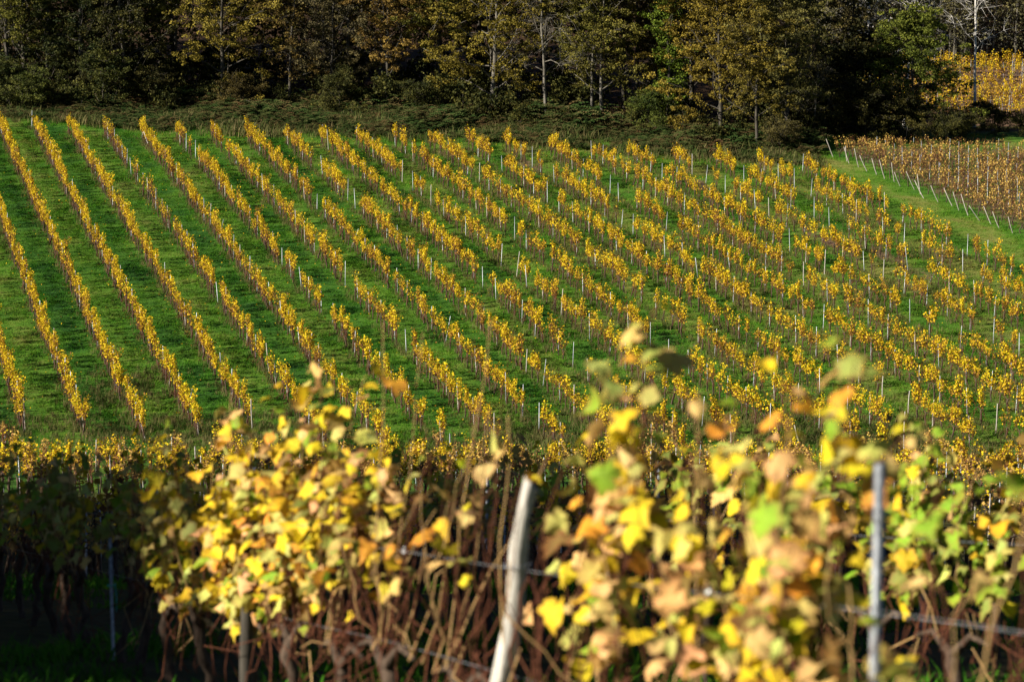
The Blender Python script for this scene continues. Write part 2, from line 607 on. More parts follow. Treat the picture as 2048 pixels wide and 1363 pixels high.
VARIANTS = {
    "oak0": dict(seed=11, H=15, spread=5.6, base=0.13, limbs=24, r0=0.24),
    "oak1": dict(seed=12, H=16, spread=5.0, base=0.20, limbs=23, r0=0.22),
    "oak2": dict(seed=13, H=14.5, spread=6.0, base=0.10, limbs=24, r0=0.27, subs=6),
    "oak3": dict(seed=14, H=16.5, spread=4.4, base=0.26, limbs=22, r0=0.19, clump=50),
    "oak4": dict(seed=15, H=15.5, spread=5.2, base=0.08, limbs=26, r0=0.20, clump=52),
    "ivy": dict(seed=21, H=14, spread=2.6, base=0.1, limbs=13, r0=0.25, style="ivy", clump=62, leaf=0.15),
    "ivyslim": dict(seed=22, H=12, spread=1.5, base=0.15, limbs=9, r0=0.18, style="ivy", clump=40, leaf=0.17),
    "brown": dict(seed=31, H=15, spread=4.6, base=0.15, limbs=22, r0=0.17, leafy=0.55, clump=60),
    "bare": dict(seed=41, H=16, spread=4.2, base=0.3, limbs=16, r0=0.2, leafy=0.0, subs=7),
    "birch": dict(seed=51, H=17, spread=2.6, base=0.42, limbs=8, r0=0.16, leafy=0.0, style="birch", subs=5),
    "green": dict(seed=61, H=10, spread=4.3, base=0.03, limbs=24, r0=0.15, clump=64, subs=5),
    "shrub0": dict(seed=71, H=4.2, spread=2.6, base=0.02, limbs=16, r0=0.08, style="shrub", clump=52, leaf=0.14),
    "shrub1": dict(seed=72, H=3.4, spread=2.9, base=0.02, limbs=14, r0=0.07, style="shrub", clump=46, leaf=0.14),
    "pole": dict(seed=81, H=13, spread=1.9, base=0.06, limbs=12, r0=0.08, leafy=0.5, clump=26, style="birch", subs=4),
}
TREE_RAW, TREE_ME = {}, {}


def tree_raw(kind):
    if kind not in TREE_RAW:
        TREE_RAW[kind] = gen_tree(**VARIANTS[kind])
    return TREE_RAW[kind]


def tree_mesh(kind, bark):
    key = (kind, bark)
    if key not in TREE_ME:
        B, L, _ = tree_raw(kind)
        b = B.mesh("trunk_" + kind, M[bark], True)
        if L is not None:
            lk = ("leaf", kind)
            if lk not in TREE_ME:
                TREE_ME[lk] = mk_mesh("crown_" + kind, L[0], [L[1]], [M["tleaf"]], None, {"tint": L[2]})
            TREE_ME[key] = (b, TREE_ME[lk])
        else:
            TREE_ME[key] = (b, None)
    return TREE_ME[key]


OLIVE, GOLD, BROWN, DARK, LIME, GREEN, GREY = (0.10, 0.105, 0.018), (0.18, 0.13, 0.018), (0.13, 0.085, 0.026), (0.020, 0.036, 0.012), (0.10, 0.16, 0.018), (0.065, 0.105, 0.018), (0.10, 0.085, 0.045)


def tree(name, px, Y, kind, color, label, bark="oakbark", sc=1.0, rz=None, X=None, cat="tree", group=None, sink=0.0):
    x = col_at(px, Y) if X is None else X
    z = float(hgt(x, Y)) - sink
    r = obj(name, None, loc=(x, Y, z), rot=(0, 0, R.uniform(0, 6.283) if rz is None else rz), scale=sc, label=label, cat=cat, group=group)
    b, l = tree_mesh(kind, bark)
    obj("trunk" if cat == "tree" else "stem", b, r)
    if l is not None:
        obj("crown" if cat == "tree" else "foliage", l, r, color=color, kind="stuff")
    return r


G = "trees along the wood's edge"
tree("oak_tree", 20, 214, "oak1", OLIVE, "olive oak in the photo's top left corner", group=G)
tree("ivy_clad_tree", 165, 212.5, "ivy", DARK, "dark green ivy-smothered tree near the top left", group=G, sc=1.15)
tree("ivy_clad_tree", 95, 214, "ivy", DARK, "leftmost of the two dark ivy-smothered trees at the wood's edge", group=G, sc=1.0)
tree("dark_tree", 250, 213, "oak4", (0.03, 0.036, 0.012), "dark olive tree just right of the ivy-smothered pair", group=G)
tree("oak_tree", 350, 217, "oak3", OLIVE, "slim oak with bare grey trunk left of the golden hanging crown", group=G)
tree("golden_oak", 445, 212, "oak0", (0.23, 0.18, 0.028), "oak with pale golden leaves hanging low over the left bank", group=G, sc=0.95)
tree("brown_tree", 580, 213, "brown", BROWN, "thin brown twiggy tree left of the russet oak", group=G)
tree("brown_tree", 665, 211, "oak4", GREY, "dull brownish oak with low branches left of the russet oak", group=G, sc=0.8)
tree("russet_oak", 775, 210.5, "oak1", (0.18, 0.11, 0.028), "russet oak left of the great golden-olive oak", group=G, sc=0.9)
tree("great_oak", 980, 206.3, "oak2", (0.17, 0.135, 0.02), "great spreading golden-olive oak with pale forked trunk in the centre", bark="palebark", group=G, sc=1.0, rz=1.0)
tree("pale_trunk_tree", 1093, 203.2, "bare", BROWN, "slim bare tree with pale trunk and one rising limb", bark="palebark", group=G, sc=0.9, rz=0.4)
tree("olive_oak", 1205, 202.2, "oak1", (0.13, 0.12, 0.024), "olive oak with white trunk base right of the bare pale tree", bark="palebark", group=G, sc=0.85)
tree("thin_oak", 1180, 203.2, "oak3", OLIVE, "thinner oak stem just left of the white trunk base", bark="palebark", group=G, sc=0.8)
tree("ivy_clad_tree", 1332, 200.5, "ivyslim", (0.09, 0.15, 0.014), "bright lime green ivy column between two oaks", group=G, sc=0.95)
tree("golden_oak", 1440, 196.0, "oak4", (0.19, 0.14, 0.02), "broad golden-brown oak with leaves down to the bank, right of the lime ivy", group=G, sc=0.95)
tree("golden_oak", 1385, 203, "oak0", GOLD, "golden oak behind and left of the broad low-leaved oak", group=G)
tree("grey_oak", 1575, 194.5, "oak0", (0.115, 0.11, 0.034), "greyish olive oak at the right end of the wood's edge", group=G, sc=0.85, rz=2.2)
tree("golden_oak", 1515, 192.8, "oak1", (0.15, 0.12, 0.022), "smaller golden-brown oak between the broad low-leaved oak and the grey oak", group=G, sc=0.7)
tree("dead_birch", 1628, 196.2, "bare", GREY, "short pale dead trunk against the dark right end of the wood", bark="palebark", group=G, sc=0.42)
tree("green_tree", 1826, 198.0, "green", (0.085, 0.115, 0.016), "rounded bright green tree beside the gap to the far field", cat="tree", sc=0.97)
tree("bare_tree", 1742, 226, "bare", GREY, "pale leafless tree topping the dark thicket, left of its twin", bark="birchbark", sc=1.05, rz=0.7)
tree("bare_tree", 1810, 229, "bare", GREY, "pale leafless tree above the rounded green tree", bark="birchbark", sc=1.0, rz=2.6)
tree("birch_tree", 1950, 214, "birch", GREY, "lone slender white birch in front of the far vineyard", bark="birchbark", sc=1.02, rz=0.3)
tree("oak_tree", 1690, 205, "oak3", (0.09, 0.075, 0.03), "dull oak rising behind the shade-darkened thicket on the right", group=G, sc=0.8)
tree("oak_tree", 880, 212, "oak3", OLIVE, "narrow oak in shade just left of the great golden-olive oak", group=G, sc=0.95)
tree("oak_tree", 1270, 206, "oak1", GREY, "grey-olive oak behind and right of the white trunk base", group=G)
tree("bare_tree", 700, 216, "bare", BROWN, "leafless tree with pale limbs above the russet oak", bark="palebark", sc=1.05)
GS = "shrubs along the foot of the wood"
for px, Y, kd, c, s, lab in (
        (15, 210.5, "shrub0", (0.03, 0.05, 0.014), 0.9, "dark bush at the far left foot of the wood"),
        (75, 209.5, "shrub1", (0.06, 0.085, 0.018), 0.85, "yellowish bush between the dark far-left bush and the ivy trees"),
        (205, 209.5, "shrub0", (0.024, 0.042, 0.012), 1.1, "large dark bush at the ivy-smothered tree's foot"),
        (300, 210.5, "shrub1", (0.05, 0.05, 0.018), 0.8, "low dull bush under the slim bare-trunked oak"),
        (480, 210.0, "shrub1", (0.07, 0.055, 0.02), 0.7, "brownish bush under the golden hanging crown"),
        (680, 208.5, "shrub0", (0.05, 0.06, 0.018), 0.75, "olive bush under the dull brownish oak"),
        (840, 207.5, "shrub1", (0.03, 0.045, 0.014), 0.7, "low dark bush left of the great oak's trunk"),
        (1300, 198.8, "shrub0", (0.05, 0.085, 0.016), 0.72, "green bush at the lime ivy column's foot"),
        (1690, 202.5, "shrub0", (0.014, 0.02, 0.008), 1.5, "big shade-darkened green thicket bush at the wood's right end"),  # thicket leaf colour carries the shade of the trees beside it
        (1765, 203.5, "shrub0", (0.014, 0.022, 0.008), 1.75, "tallest of the shade-darkened green thicket bushes, beside the green tree"),
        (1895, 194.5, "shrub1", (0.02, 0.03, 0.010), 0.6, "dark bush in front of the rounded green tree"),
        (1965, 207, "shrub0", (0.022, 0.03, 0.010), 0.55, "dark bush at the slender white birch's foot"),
        (1640, 198.5, "shrub0", (0.012, 0.018, 0.008), 1.0, "shade-darkened bush at the corner where the wood's edge turns back"),  # from here near-black foliage colour stands in for the neighbouring trees' shade
        (1735, 197.0, "shrub1", (0.012, 0.018, 0.008), 1.1, "low shade-darkened bush below the tallest thicket bush"),
        (1815, 195.5, "shrub0", (0.014, 0.020, 0.008), 0.8, "shade-darkened bush hiding the rounded green tree's trunk"),
        (1925, 196.5, "shrub1", (0.014, 0.022, 0.008), 0.6, "spreading shade-darkened bush below the white birch, above the tawny vines"),
        (1995, 198.5, "shrub0", (0.014, 0.022, 0.008), 0.45, "shade-darkened bush right of the white birch's foot"),
        (2050, 198.0, "shrub1", (0.014, 0.022, 0.008), 0.5, "shade-darkened bush at the photo's right edge above the tawny vines"),
        (1560, 191.3, "shrub1", (0.06, 0.055, 0.022), 0.6, "brownish low bush at the grey oak's foot")):
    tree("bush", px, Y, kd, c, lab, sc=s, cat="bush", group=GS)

# trees on the near slope, out of frame to the left: their shade darkens the vines below the camera
shade = [(-13.2, 14.6, 0.82), (-19.5, 12.6, 0.95), (-26.0, 10.4, 1.05)]
for yy in np.arange(19.5, 77, 4.9):
    shade.append((-0.222 * yy - 9.3, yy, 0.92 + 0.003 * yy))
    shade.append((-0.222 * yy - 15.5, yy - 1.5, 1.08 + 0.003 * yy))
for i, (x, y, s) in enumerate(shade):
    tree("hillside_oak", 0, y, ("oak2", "oak0", "oak4")[i % 3], (0.07, 0.08, 0.018), "hillside oak beyond the photo's left edge, %s nearest the camera" % ordinal(i + 1), X=x, sc=s, rz=1.3 * i)


def scatter_stuff(name, label, cat, items, keep=0.5, leaf_gain=1.3, bark="oakbark"):
    """a mass of trees that reads as one: joined trunks and crowns; items = (x, y, kind, scale, tint offset)"""
    g = Geo()
    mi = []
    for (x, y, kd, s, off) in items:
        _, L, B = tree_raw(kd)
        a = R.uniform(0, 6.283)
        rot = np.array([[math.cos(a), -math.sin(a), 0], [math.sin(a), math.cos(a), 0], [0, 0, 1]]) * s
        o = np.array([x, y, float(hgt(x, y))])
        V, Q, T, t = B.arrays()
        g.add(V @ rot.T + o, Q, T, 0.5)
        mi.append((len(Q), len(T), 0))
        if L is not None:
            V, T, t = L
            n = len(V) // 4
            ks = np.where(R.random(n) < keep)[0]
            VV = V.reshape(n, 4, 3)[ks]
            c = VV.mean(1, keepdims=True)
            VV = (c + (VV - c) * leaf_gain).reshape(-1, 3)
            i = np.arange(len(ks))[:, None] * 4
            T2 = np.concatenate([i + np.array([[0, 2, 1]]), i + np.array([[0, 3, 2]])])
            g.add(VV @ rot.T + o, None, T2, np.clip(t.reshape(n, 4)[ks].ravel() + off, 0, 1))
            mi.append((0, len(T2), 1))
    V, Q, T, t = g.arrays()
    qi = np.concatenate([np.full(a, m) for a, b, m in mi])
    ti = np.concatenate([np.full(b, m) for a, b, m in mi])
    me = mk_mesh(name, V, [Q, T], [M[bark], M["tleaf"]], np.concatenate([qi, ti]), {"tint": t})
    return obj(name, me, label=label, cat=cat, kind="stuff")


items = []
for row, (dy, n) in enumerate(((9, 22), (17, 22), (27, 20))):
    for i in range(n):
        x = -58 + (i + R.uniform(0.1, 0.9)) * 92 / n
        if x > 30 - row * 2:
            continue
        y = float(y_wood(x)) + dy + R.uniform(-2.5, 2.5)
        items.append((x, y, ["oak1", "oak3", "oak0", "brown", "oak4"][R.integers(5)], R.uniform(0.9, 1.2), R.normal(0, 0.12)))
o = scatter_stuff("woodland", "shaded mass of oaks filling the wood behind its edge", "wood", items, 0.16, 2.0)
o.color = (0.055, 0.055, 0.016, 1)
items = []
for i in range(125):
    x = R.uniform(-56, 30)
    y = float(y_wood(x)) + R.uniform(-3.2, 11)
    items.append((x, y, ("shrub0", "shrub1")[i % 2], R.uniform(0.28, 0.7) + 0.035 * (y - float(y_wood(x))), R.normal(-0.1, 0.12)))
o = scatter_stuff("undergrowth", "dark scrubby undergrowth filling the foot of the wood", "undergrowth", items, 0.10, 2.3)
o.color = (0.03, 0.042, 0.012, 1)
items = []
for i in range(230):
    x, y = R.uniform(34, 72), 268.5 + 26 * R.random() ** 1.5
    items.append((x, y, "pole", R.uniform(0.75, 1.2), R.normal(0, 0.1)))
o = scatter_stuff("far_woodland", "far wood of thin grey stems above the distant vineyard", "wood", items, 0.28, 1.4, "palebark")
o.color = (0.085, 0.085, 0.045, 1)

# ------------------------------------------------------------------ vines of the slopes
def gen_vine(seed, n_leaf, warm=False):
    """returns trunk Geo, canes Geo, leaves (V, T, tint); row direction is local x"""
    rng = np.random.default_rng(seed)
    Tr, Ca = Geo(), Geo()
    hh = rng.uniform(0.5, 0.68)
    nP = 6
    z = np.linspace(-0.12, hh, nP)
    P = np.column_stack([np.cumsum(rng.normal(0, 0.03, nP)), np.cumsum(rng.normal(0, 0.022, nP)), z])
    Tr.tube(P, np.array([0.055, 0.045, 0.04, 0.042, 0.04, 0.045]) * rng.uniform(0.8, 1.2), 5)
    head = P[-1]
    pts = []
    for sg in (-1, 1):
        L = rng.uniform(0.28, 0.46)
        A = np.array([head, head + [sg * L * 0.5, rng.normal(0, 0.03), 0.11], head + [sg * L, rng.normal(0, 0.04), 0.06]])
        Tr.tube(A, np.array([0.028, 0.018, 0.011]), 4)
        for c in range(rng.integers(5, 8)):
            p0 = head + (A[2] - head) * rng.uniform(0.1, 1.0) + [0, 0, 0.08]
            top = p0 + [rng.normal(0, 0.16), rng.normal(0, 0.10), rng.uniform(0.35, 1.08)]
            mid = 0.5 * (p0 + top) + rng.normal(0, 0.05, 3)
            Ca.tube(np.array([p0, mid, top]), np.array([0.010, 0.008, 0.005]), 3, False)
            pts.append((p0, mid, top))
        for c in range(5):                                         # shoots trailing down
            p0 = head + (A[2] - head) * rng.uniform(0.3, 1.0)
            e = p0 + [rng.normal(0, 0.16), rng.normal(0, 0.16), -rng.uniform(0.1, 0.45)]
            Ca.tube(np.array([p0, e]), 0.007, 3, False)
    C = []
    bearing = [p for p in pts if rng.random() < 0.62] or pts[:2]        # the other canes have dropped their leaves
    for i in range(n_leaf):
        p0, mid, top = bearing[rng.integers(len(bearing))]
        t = 0.12 + 0.88 * rng.random() ** 0.6
        p = (1 - t) ** 2 * p0 + 2 * t * (1 - t) * mid + t * t * top
        C.append(p + rng.normal(0, [0.085, 0.065, 0.075]))
    C = np.array(C) if C else np.zeros((0, 3))
    tint = np.clip(rng.normal(0.48, 0.26, len(C)) + 0.42 * (C[:, 2] - 1.0), 0, 1)
    V, T, t = leaf_faces(C, 0.094, rng, 0.5, tint, 0.95)
    return Tr, Ca, (V, T, t)


LEVELS = [10, 55, 115, 175, 240]
VV = [[gen_vine(100 + 10 * lv + v, n) for v in range(7)] for lv, n in enumerate(LEVELS)]
VINE_ME = {}


def vine_mesh(lv, v, warm):
    kk = (lv, v, warm)
    if kk not in VINE_ME:
        Tr, Ca, (V, T, t) = VV[lv][v]
        if ("w", lv, v) not in VINE_ME:
            VINE_ME[("w", lv, v)] = (Tr.mesh("vine_trunk", M["vinebark"]), Ca.mesh("vine_canes", M["cane"]))
        VINE_ME[kk] = (*VINE_ME[("w", lv, v)], mk_mesh("vine_foliage", V, [T], [M["vleaf_warm" if warm else "vleaf"]], None, {"tint": t}))
    return VINE_ME[kk]


vines, stakes = [], []        # dicts
ROW_DY = -0.2873
ROW_ANG = math.atan2(1.0, ROW_DY)
field_rows = []
for r in range(-4, 21):
    c = 17.9 + 2.81 * r
    y1 = 198.0
    for _ in range(12):
        y1 = float(y_top(c + ROW_DY * y1)) - 0.5
    y0 = (115.6 if r < 2 else 113.2) + 0.9 * math.sin(r * 1.7)
    field_rows.append((r, c, y0, y1))
    ph = R.uniform(0, 6.28)
    gap_p = 0.03 if r < 2 else (0.08 if r < 7 else 0.10)
    y, i, nst = y0, 0, 0
    next_post = y0
    dead_run = 0
    while y < y1:
        x = c + ROW_DY * y + R.normal(0, 0.05)
        i += 1
        g = 0.5 + 0.5 * math.sin(y * 0.31 + ph) * math.sin(y * 0.117 + 2 * ph)
        lvf = (2.55 if r < 8 else 2.75) + 1.0 * (g - 0.5) * 2 + R.normal(0, 0.95) + (0.75 if y > 172 else 0)
        if r == 2 and y > 150:
            lvf = 0.6 + R.normal(0, 0.4) + max(0, (165 - y) * 0.12)
        lv = int(np.clip(round(lvf), 0, 4))
        if dead_run > 0:
            dead_run -= 1
        elif R.random() < gap_p * 0.45:
            dead_run = int(R.integers(1, 4))
        elif R.random() > gap_p * 0.5:
            vines.append(dict(x=x, y=y, a=ROW_ANG + (math.pi if R.random() < 0.5 else 0) + R.normal(0, 0.06), s=R.uniform(0.84, 1.16), lv=lv, v=int(R.integers(7)), zone="field", row=r, warm=False))
        if y >= next_post - 0.01:
            next_post += 2.95
            wood = R.random() < 0.24 or nst == 0
            stakes.append(dict(x=x + R.normal(0, 0.04), y=y + 0.4, wood=wood, h=R.uniform(1.22, 1.66), lean=(R.normal(0, 0.04), R.normal(0, 0.03)) if R.random() > 0.05 else (R.normal(0, 0.16), R.normal(0, 0.1)), zone="field", row=r))
            nst += 1
        y += 0.98 * R.uniform(0.9, 1.1) * 0.961
# field beyond the grass track, rows running off to the right
for j in range(20):
    ye = 189.0 - j * 1.42
    xe = 27.1 - 0.319 * (ye - 183)
    dx, dy = 0.985, -0.10
    stakes.append(dict(x=xe + R.normal(0, 0.15), y=ye + R.normal(0, 0.18), wood=True, h=R.uniform(1.15, 1.6), lean=(-0.33 + R.normal(0, 0.11), R.normal(0, 0.06)), zone="track", row=j))
    t = 0.5
    while t < 24:
        x, y = xe + dx * t, ye + dy * t
        if x < 0.24 * y + 4 and R.random() > 0.08:
            vines.append(dict(x=x, y=y, a=math.atan2(dy, dx) + R.normal(0, 0.08), s=R.uniform(0.95, 1.15), lv=int(np.clip(round(1.1 + R.normal(0, 0.7)), 0, 3)), v=int(R.integers(7)), zone="right", row=j, warm=True))
        if int(t / 3.0) != int((t - 0.95) / 3.0) and t > 1.5 and x < 0.24 * y + 4:
            stakes.append(dict(x=x, y=y, wood=False, h=1.6, lean=(R.normal(0, 0.02), R.normal(0, 0.02)), zone="right", row=j))
        t += 0.95
# distant field beyond the gap
for j in range(13):
    yy = 241.0 + j * 2.05
    if j == 8:
        continue
    x = 36.5 + R.uniform(0, 0.9)
    while x < 68:
        vines.append(dict(x=x, y=yy, a=R.normal(0, 0.08), s=R.uniform(1.05, 1.3), lv=int(np.clip(round(2.9 + R.normal(0, 0.8)), 1, 4)), v=int(R.integers(7)), zone="far", row=j, warm=False))
        if R.random() < 0.3:
            stakes.append(dict(x=x + 0.4, y=yy, wood=False, h=1.7, lean=(R.normal(0, 0.03), 0), zone="far", row=j))
        x += 0.95
# rows of the near slope, running down to the valley floor
NDX = -0.37
NEAR_ANG = math.atan2(1.0, NDX)
for kx in range(1, 24):
    c = 3.5 + 3.4 * kx
    y = max(27.0 if kx == 1 else 14.0, (c - 3) / 0.62)
    ye = min(109.0 + 3.0 * math.sin(kx * 2.1), (c + 5) / 0.158)
    n = 0
    while y < ye:
        x = c + NDX * y + R.normal(0, 0.06)
        if R.random() > (0.05 if y < 85 else 0.22):
            vines.append(dict(x=x, y=y, a=NEAR_ANG + R.normal(0, 0.1), s=R.uniform(0.85, 1.2), lv=int(np.clip(round(2.3 + R.normal(0, 1.2)), 0, 4)), v=int(R.integers(7)), zone="near", row=kx, warm=R.random() < 0.35))
        if n % 5 == 0:
            stakes.append(dict(x=x, y=y + 0.4, wood=R.random() < 0.4, h=R.uniform(1.45, 1.65), lean=(R.normal(0, 0.03), R.normal(0, 0.03)), zone="near", row=kx))
        n += 1
        y += 0.97

for v in vines + stakes:
    v["z"] = float(hgt(v["x"], v["y"]))
    v["px"], v["py"] = proj(v["x"], v["y"], v["z"] + 0.9)
    v["in"] = -30 < v["px"] < 2078


def low_hidden(v):          # behind the leaf masses of the foreground
    return (380 < v["px"] < 760 and v["py"] > 840) or (1180 < v["px"] < 1700 and v["py"] > 830)


rows_in = sorted({v["row"] for v in vines if v["zone"] == "field"})
# count rows from the left along the field's lower edge, as seen
vis_rows = [r for (r, c, y0, y1) in field_rows if proj(c + ROW_DY * y0, y0, float(hgt(c + ROW_DY * y0, y0)))[0] > -20]
row_no = {r: i + 1 for i, r in enumerate(vis_rows)}
cnt = {}
for v in sorted([v for v in vines if v["zone"] == "field"], key=lambda v: v["y"]):
    cnt[v["row"]] = cnt.get(v["row"], 0) + 1
    v["no"] = cnt[v["row"]]
cnt = {}
for v in sorted([v for v in stakes if v["zone"] == "field"], key=lambda v: v["y"]):
    cnt[v["row"]] = cnt.get(v["row"], 0) + 1
    v["no"] = cnt[v["row"]]
strip = [v for v in vines if v["zone"] == "near" and v["y"] > 105.0 and v["in"]]
strip.sort(key=lambda v: v["px"])
for i, v in enumerate(strip):
    v["no"] = i + 1
cand = sorted([v for v in vines if v["zone"] == "field" and v["in"] and v["row"] in row_no and not low_hidden(v)], key=lambda v: v["y"])
single = strip + cand[:max(0, 272 - len(strip))]
sid = {id(v) for v in single}
LOOK = ["nearly leafless", "thin-leaved", "half-leaved", "full golden", "dense golden"]
for v in single:
    if v["zone"] == "near":
        lab = "%s vine at the valley bottom, %s from the left behind the blurred foreground row" % (LOOK[v["lv"]], ordinal(v["no"]))
        grp = "vines along the valley bottom"
    else:
        lab = "%s vine, %s up from the lower end of the %s row from left" % (LOOK[v["lv"]], ordinal(v["no"]), ordinal(row_no[v["row"]]))
        grp = "vines on the opposite slope"
    r = obj("grapevine", None, loc=(v["x"], v["y"], v["z"]), rot=(0, 0, v["a"]), scale=v["s"], label=lab, cat="vine", group=grp)
    a, b, c = vine_mesh(v["lv"], v["v"], v["warm"])
    obj("trunk", a, r)
    obj("canes", b, r, kind="stuff")
    obj("foliage", c, r, kind="stuff")


def join_vines(name, label, lst):
    VL, QL, TL, tl, mq, mt, n = [], [], [], [], [], [], 0
    for v in lst:
        Tr, Ca, (LV, LT, Lt) = VV[v["lv"]][v["v"]]
        a, s = v["a"], v["s"]
        rot = np.array([[math.cos(a), -math.sin(a), 0], [math.sin(a), math.cos(a), 0], [0, 0, 1]]) * s
        o = np.array([v["x"], v["y"], v["z"]])
        off = R.normal(0, 0.12) - (0.27 if v["zone"] == "far" else 0)
        for g, mi in ((Tr, 0), (Ca, 1)) if not (v["zone"] == "far" or v["zone"] == "near" and v["y"] < 88) else ((Tr, 0),):
            V, Q, T, t = g.arrays()
            VL.append(V @ rot.T + o); QL.append(Q + n); TL.append(T + n); tl.append(t)
            mq.append(np.full(len(Q), mi)); mt.append(np.full(len(T), mi)); n += len(V)
        if v["zone"] == "near" and v["y"] < 80:                # deep in shade behind the foreground: every third leaf
            q_ = len(LV) // 12 * 4
            LV, Lt = LV[:q_], Lt[:q_]
            i_ = np.arange(q_ // 4)[:, None] * 4
            LT = np.concatenate([i_ + np.array([[0, 2, 1]]), i_ + np.array([[0, 3, 2]])])
        VL.append(LV @ rot.T + o); TL.append(LT + n); tl.append(np.clip(Lt + off, 0, 1)); mt.append(np.full(len(LT), 3 if v["warm"] else 2)); n += len(LV)
    me = mk_mesh(name, np.vstack(VL), [np.vstack(QL), np.vstack(TL)], [M["vinebark"], M["cane"], M["vleaf"], M["vleaf_warm"]],
                 np.concatenate(mq + mt), {"tint": np.concatenate(tl)})
    return obj(name, me, label=label, cat="vines", kind="stuff")


rest = [v for v in vines if id(v) not in sid]
join_vines("vine_rows", "golden vine rows climbing the opposite slope towards the wood", [v for v in rest if v["zone"] == "field"])
join_vines("tawny_vine_rows", "tawny thin-leaved vine rows right of the grass track", [v for v in rest if v["zone"] == "right"])
join_vines("far_vine_rows", "distant orange vine rows beyond the birch", [v for v in rest if v["zone"] == "far"])
join_vines("shaded_vine_rows", "shaded vine rows running down the near slope", [v for v in rest if v["zone"] == "near"])


# ------------------------------------------------------------------ stakes
def stake_geo(wood, seed):
    rng = np.random.default_rng(seed)
    g = Geo()
    if wood:
        n = 5
        P = np.column_stack([np.cumsum(rng.normal(0, 0.012, n)), np.cumsum(rng.normal(0, 0.012, n)), np.linspace(-0.2, 1.0, n)])
        g.tube(P, np.array([0.034, 0.033, 0.032, 0.03, 0.024]), 7)
    else:
        w, d, t = 0.015, 0.014, 0.004                      # open U section
        pr = np.array([(-w, -d), (w, -d), (w, d), (w - t, d), (w - t, -d + t), (-w + t, -d + t), (-w + t, d), (-w, d)])
        V = np.vstack([np.column_stack([pr, np.full(8, -0.2)]), np.column_stack([pr, np.full(8, 1.0)])])
        Q = [[i, (i + 1) % 8, 8 + (i + 1) % 8, 8 + i] for i in range(8)]
        Q += [[8, 9, 12, 13], [9, 10, 11, 12], [8, 13, 14, 15]]
        g.add(V, Q)
    return g


ST = {(w, s): stake_geo(w, 300 + s) for w in (True, False) for s in range(3)}
ST_ME = {k_: g.mesh("stake", M["wood" if k_[0] else "steel"]) for k_, g in ST.items()}
track = [s for s in stakes if s["zone"] == "track"]
fs = sorted([s for s in stakes if s["zone"] == "field" and s["in"] and s["row"] in row_no and not low_hidden(s)], key=lambda s: s["y"])[:300 - len(track)]
keep = {id(s) for s in fs + track}
track.sort(key=lambda s: -s["y"])
for i, s in enumerate(track):
    s["no"] = i + 1
for s in fs + track:
    if s["zone"] == "track":
        lab = "pale end post leaning over the grass track, %s from the track's top" % ordinal(s["no"])
        nm, grp = "end_post", "leaning end posts along the grass track"
    elif s["wood"]:
        lab = "pale wooden stake, %s stake up from the lower end of the %s row from left" % (ordinal(s["no"]), ordinal(row_no[s["row"]]))
        nm, grp = "wooden_stake", "stakes on the opposite slope"
    else:
        lab = "grey metal stake, %s stake up from the lower end of the %s row from left" % (ordinal(s["no"]), ordinal(row_no[s["row"]]))
        nm, grp = "metal_stake", "stakes on the opposite slope"
    obj(nm, ST_ME[(s["wood"], int(R.integers(3)))], loc=(s["x"], s["y"], s["z"]), rot=(s["lean"][1], s["lean"][0], R.uniform(-0.5, 0.5)), scale=(1, 1, s["h"]), label=lab, cat="stake" if s["zone"] != "track" else "post", group=grp)
VL, QL, TL, mq, mt, n = [], [], [], [], [], 0
for s in stakes:
    if id(s) in keep:
        continue
    V, Q, T, t = ST[(s["wood"], int(R.integers(3)))].arrays()
    rot = np.array(Euler((s["lean"][1], s["lean"][0], R.uniform(-0.5, 0.5))).to_matrix())
    VL.append((V * [1, 1, s["h"]]) @ rot.T + [s["x"], s["y"], s["z"]])
    QL.append(Q + n); TL.append(T + n); mq.append(np.full(len(Q), int(s["wood"]))); mt.append(np.full(len(T), int(s["wood"]))); n += len(V)
me = mk_mesh("distant_stakes", np.vstack(VL), [np.vstack(QL), np.vstack(TL)], [M["steel"], M["wood"]], np.concatenate(mq + mt))
obj("distant_stakes", me, label="grey and pale stakes of the more distant vine rows", cat="stakes", kind="stuff")

# ------------------------------------------------------------------ foreground row
# leaf templates
HALF = [(0.10, -0.17), (0.28, -0.22), (0.42, -0.09), (0.41, 0.05), (0.56, 0.11), (0.62, 0.28), (0.50, 0.40), (0.37, 0.41), (0.40, 0.57), (0.27, 0.71), (0.13, 0.79)]


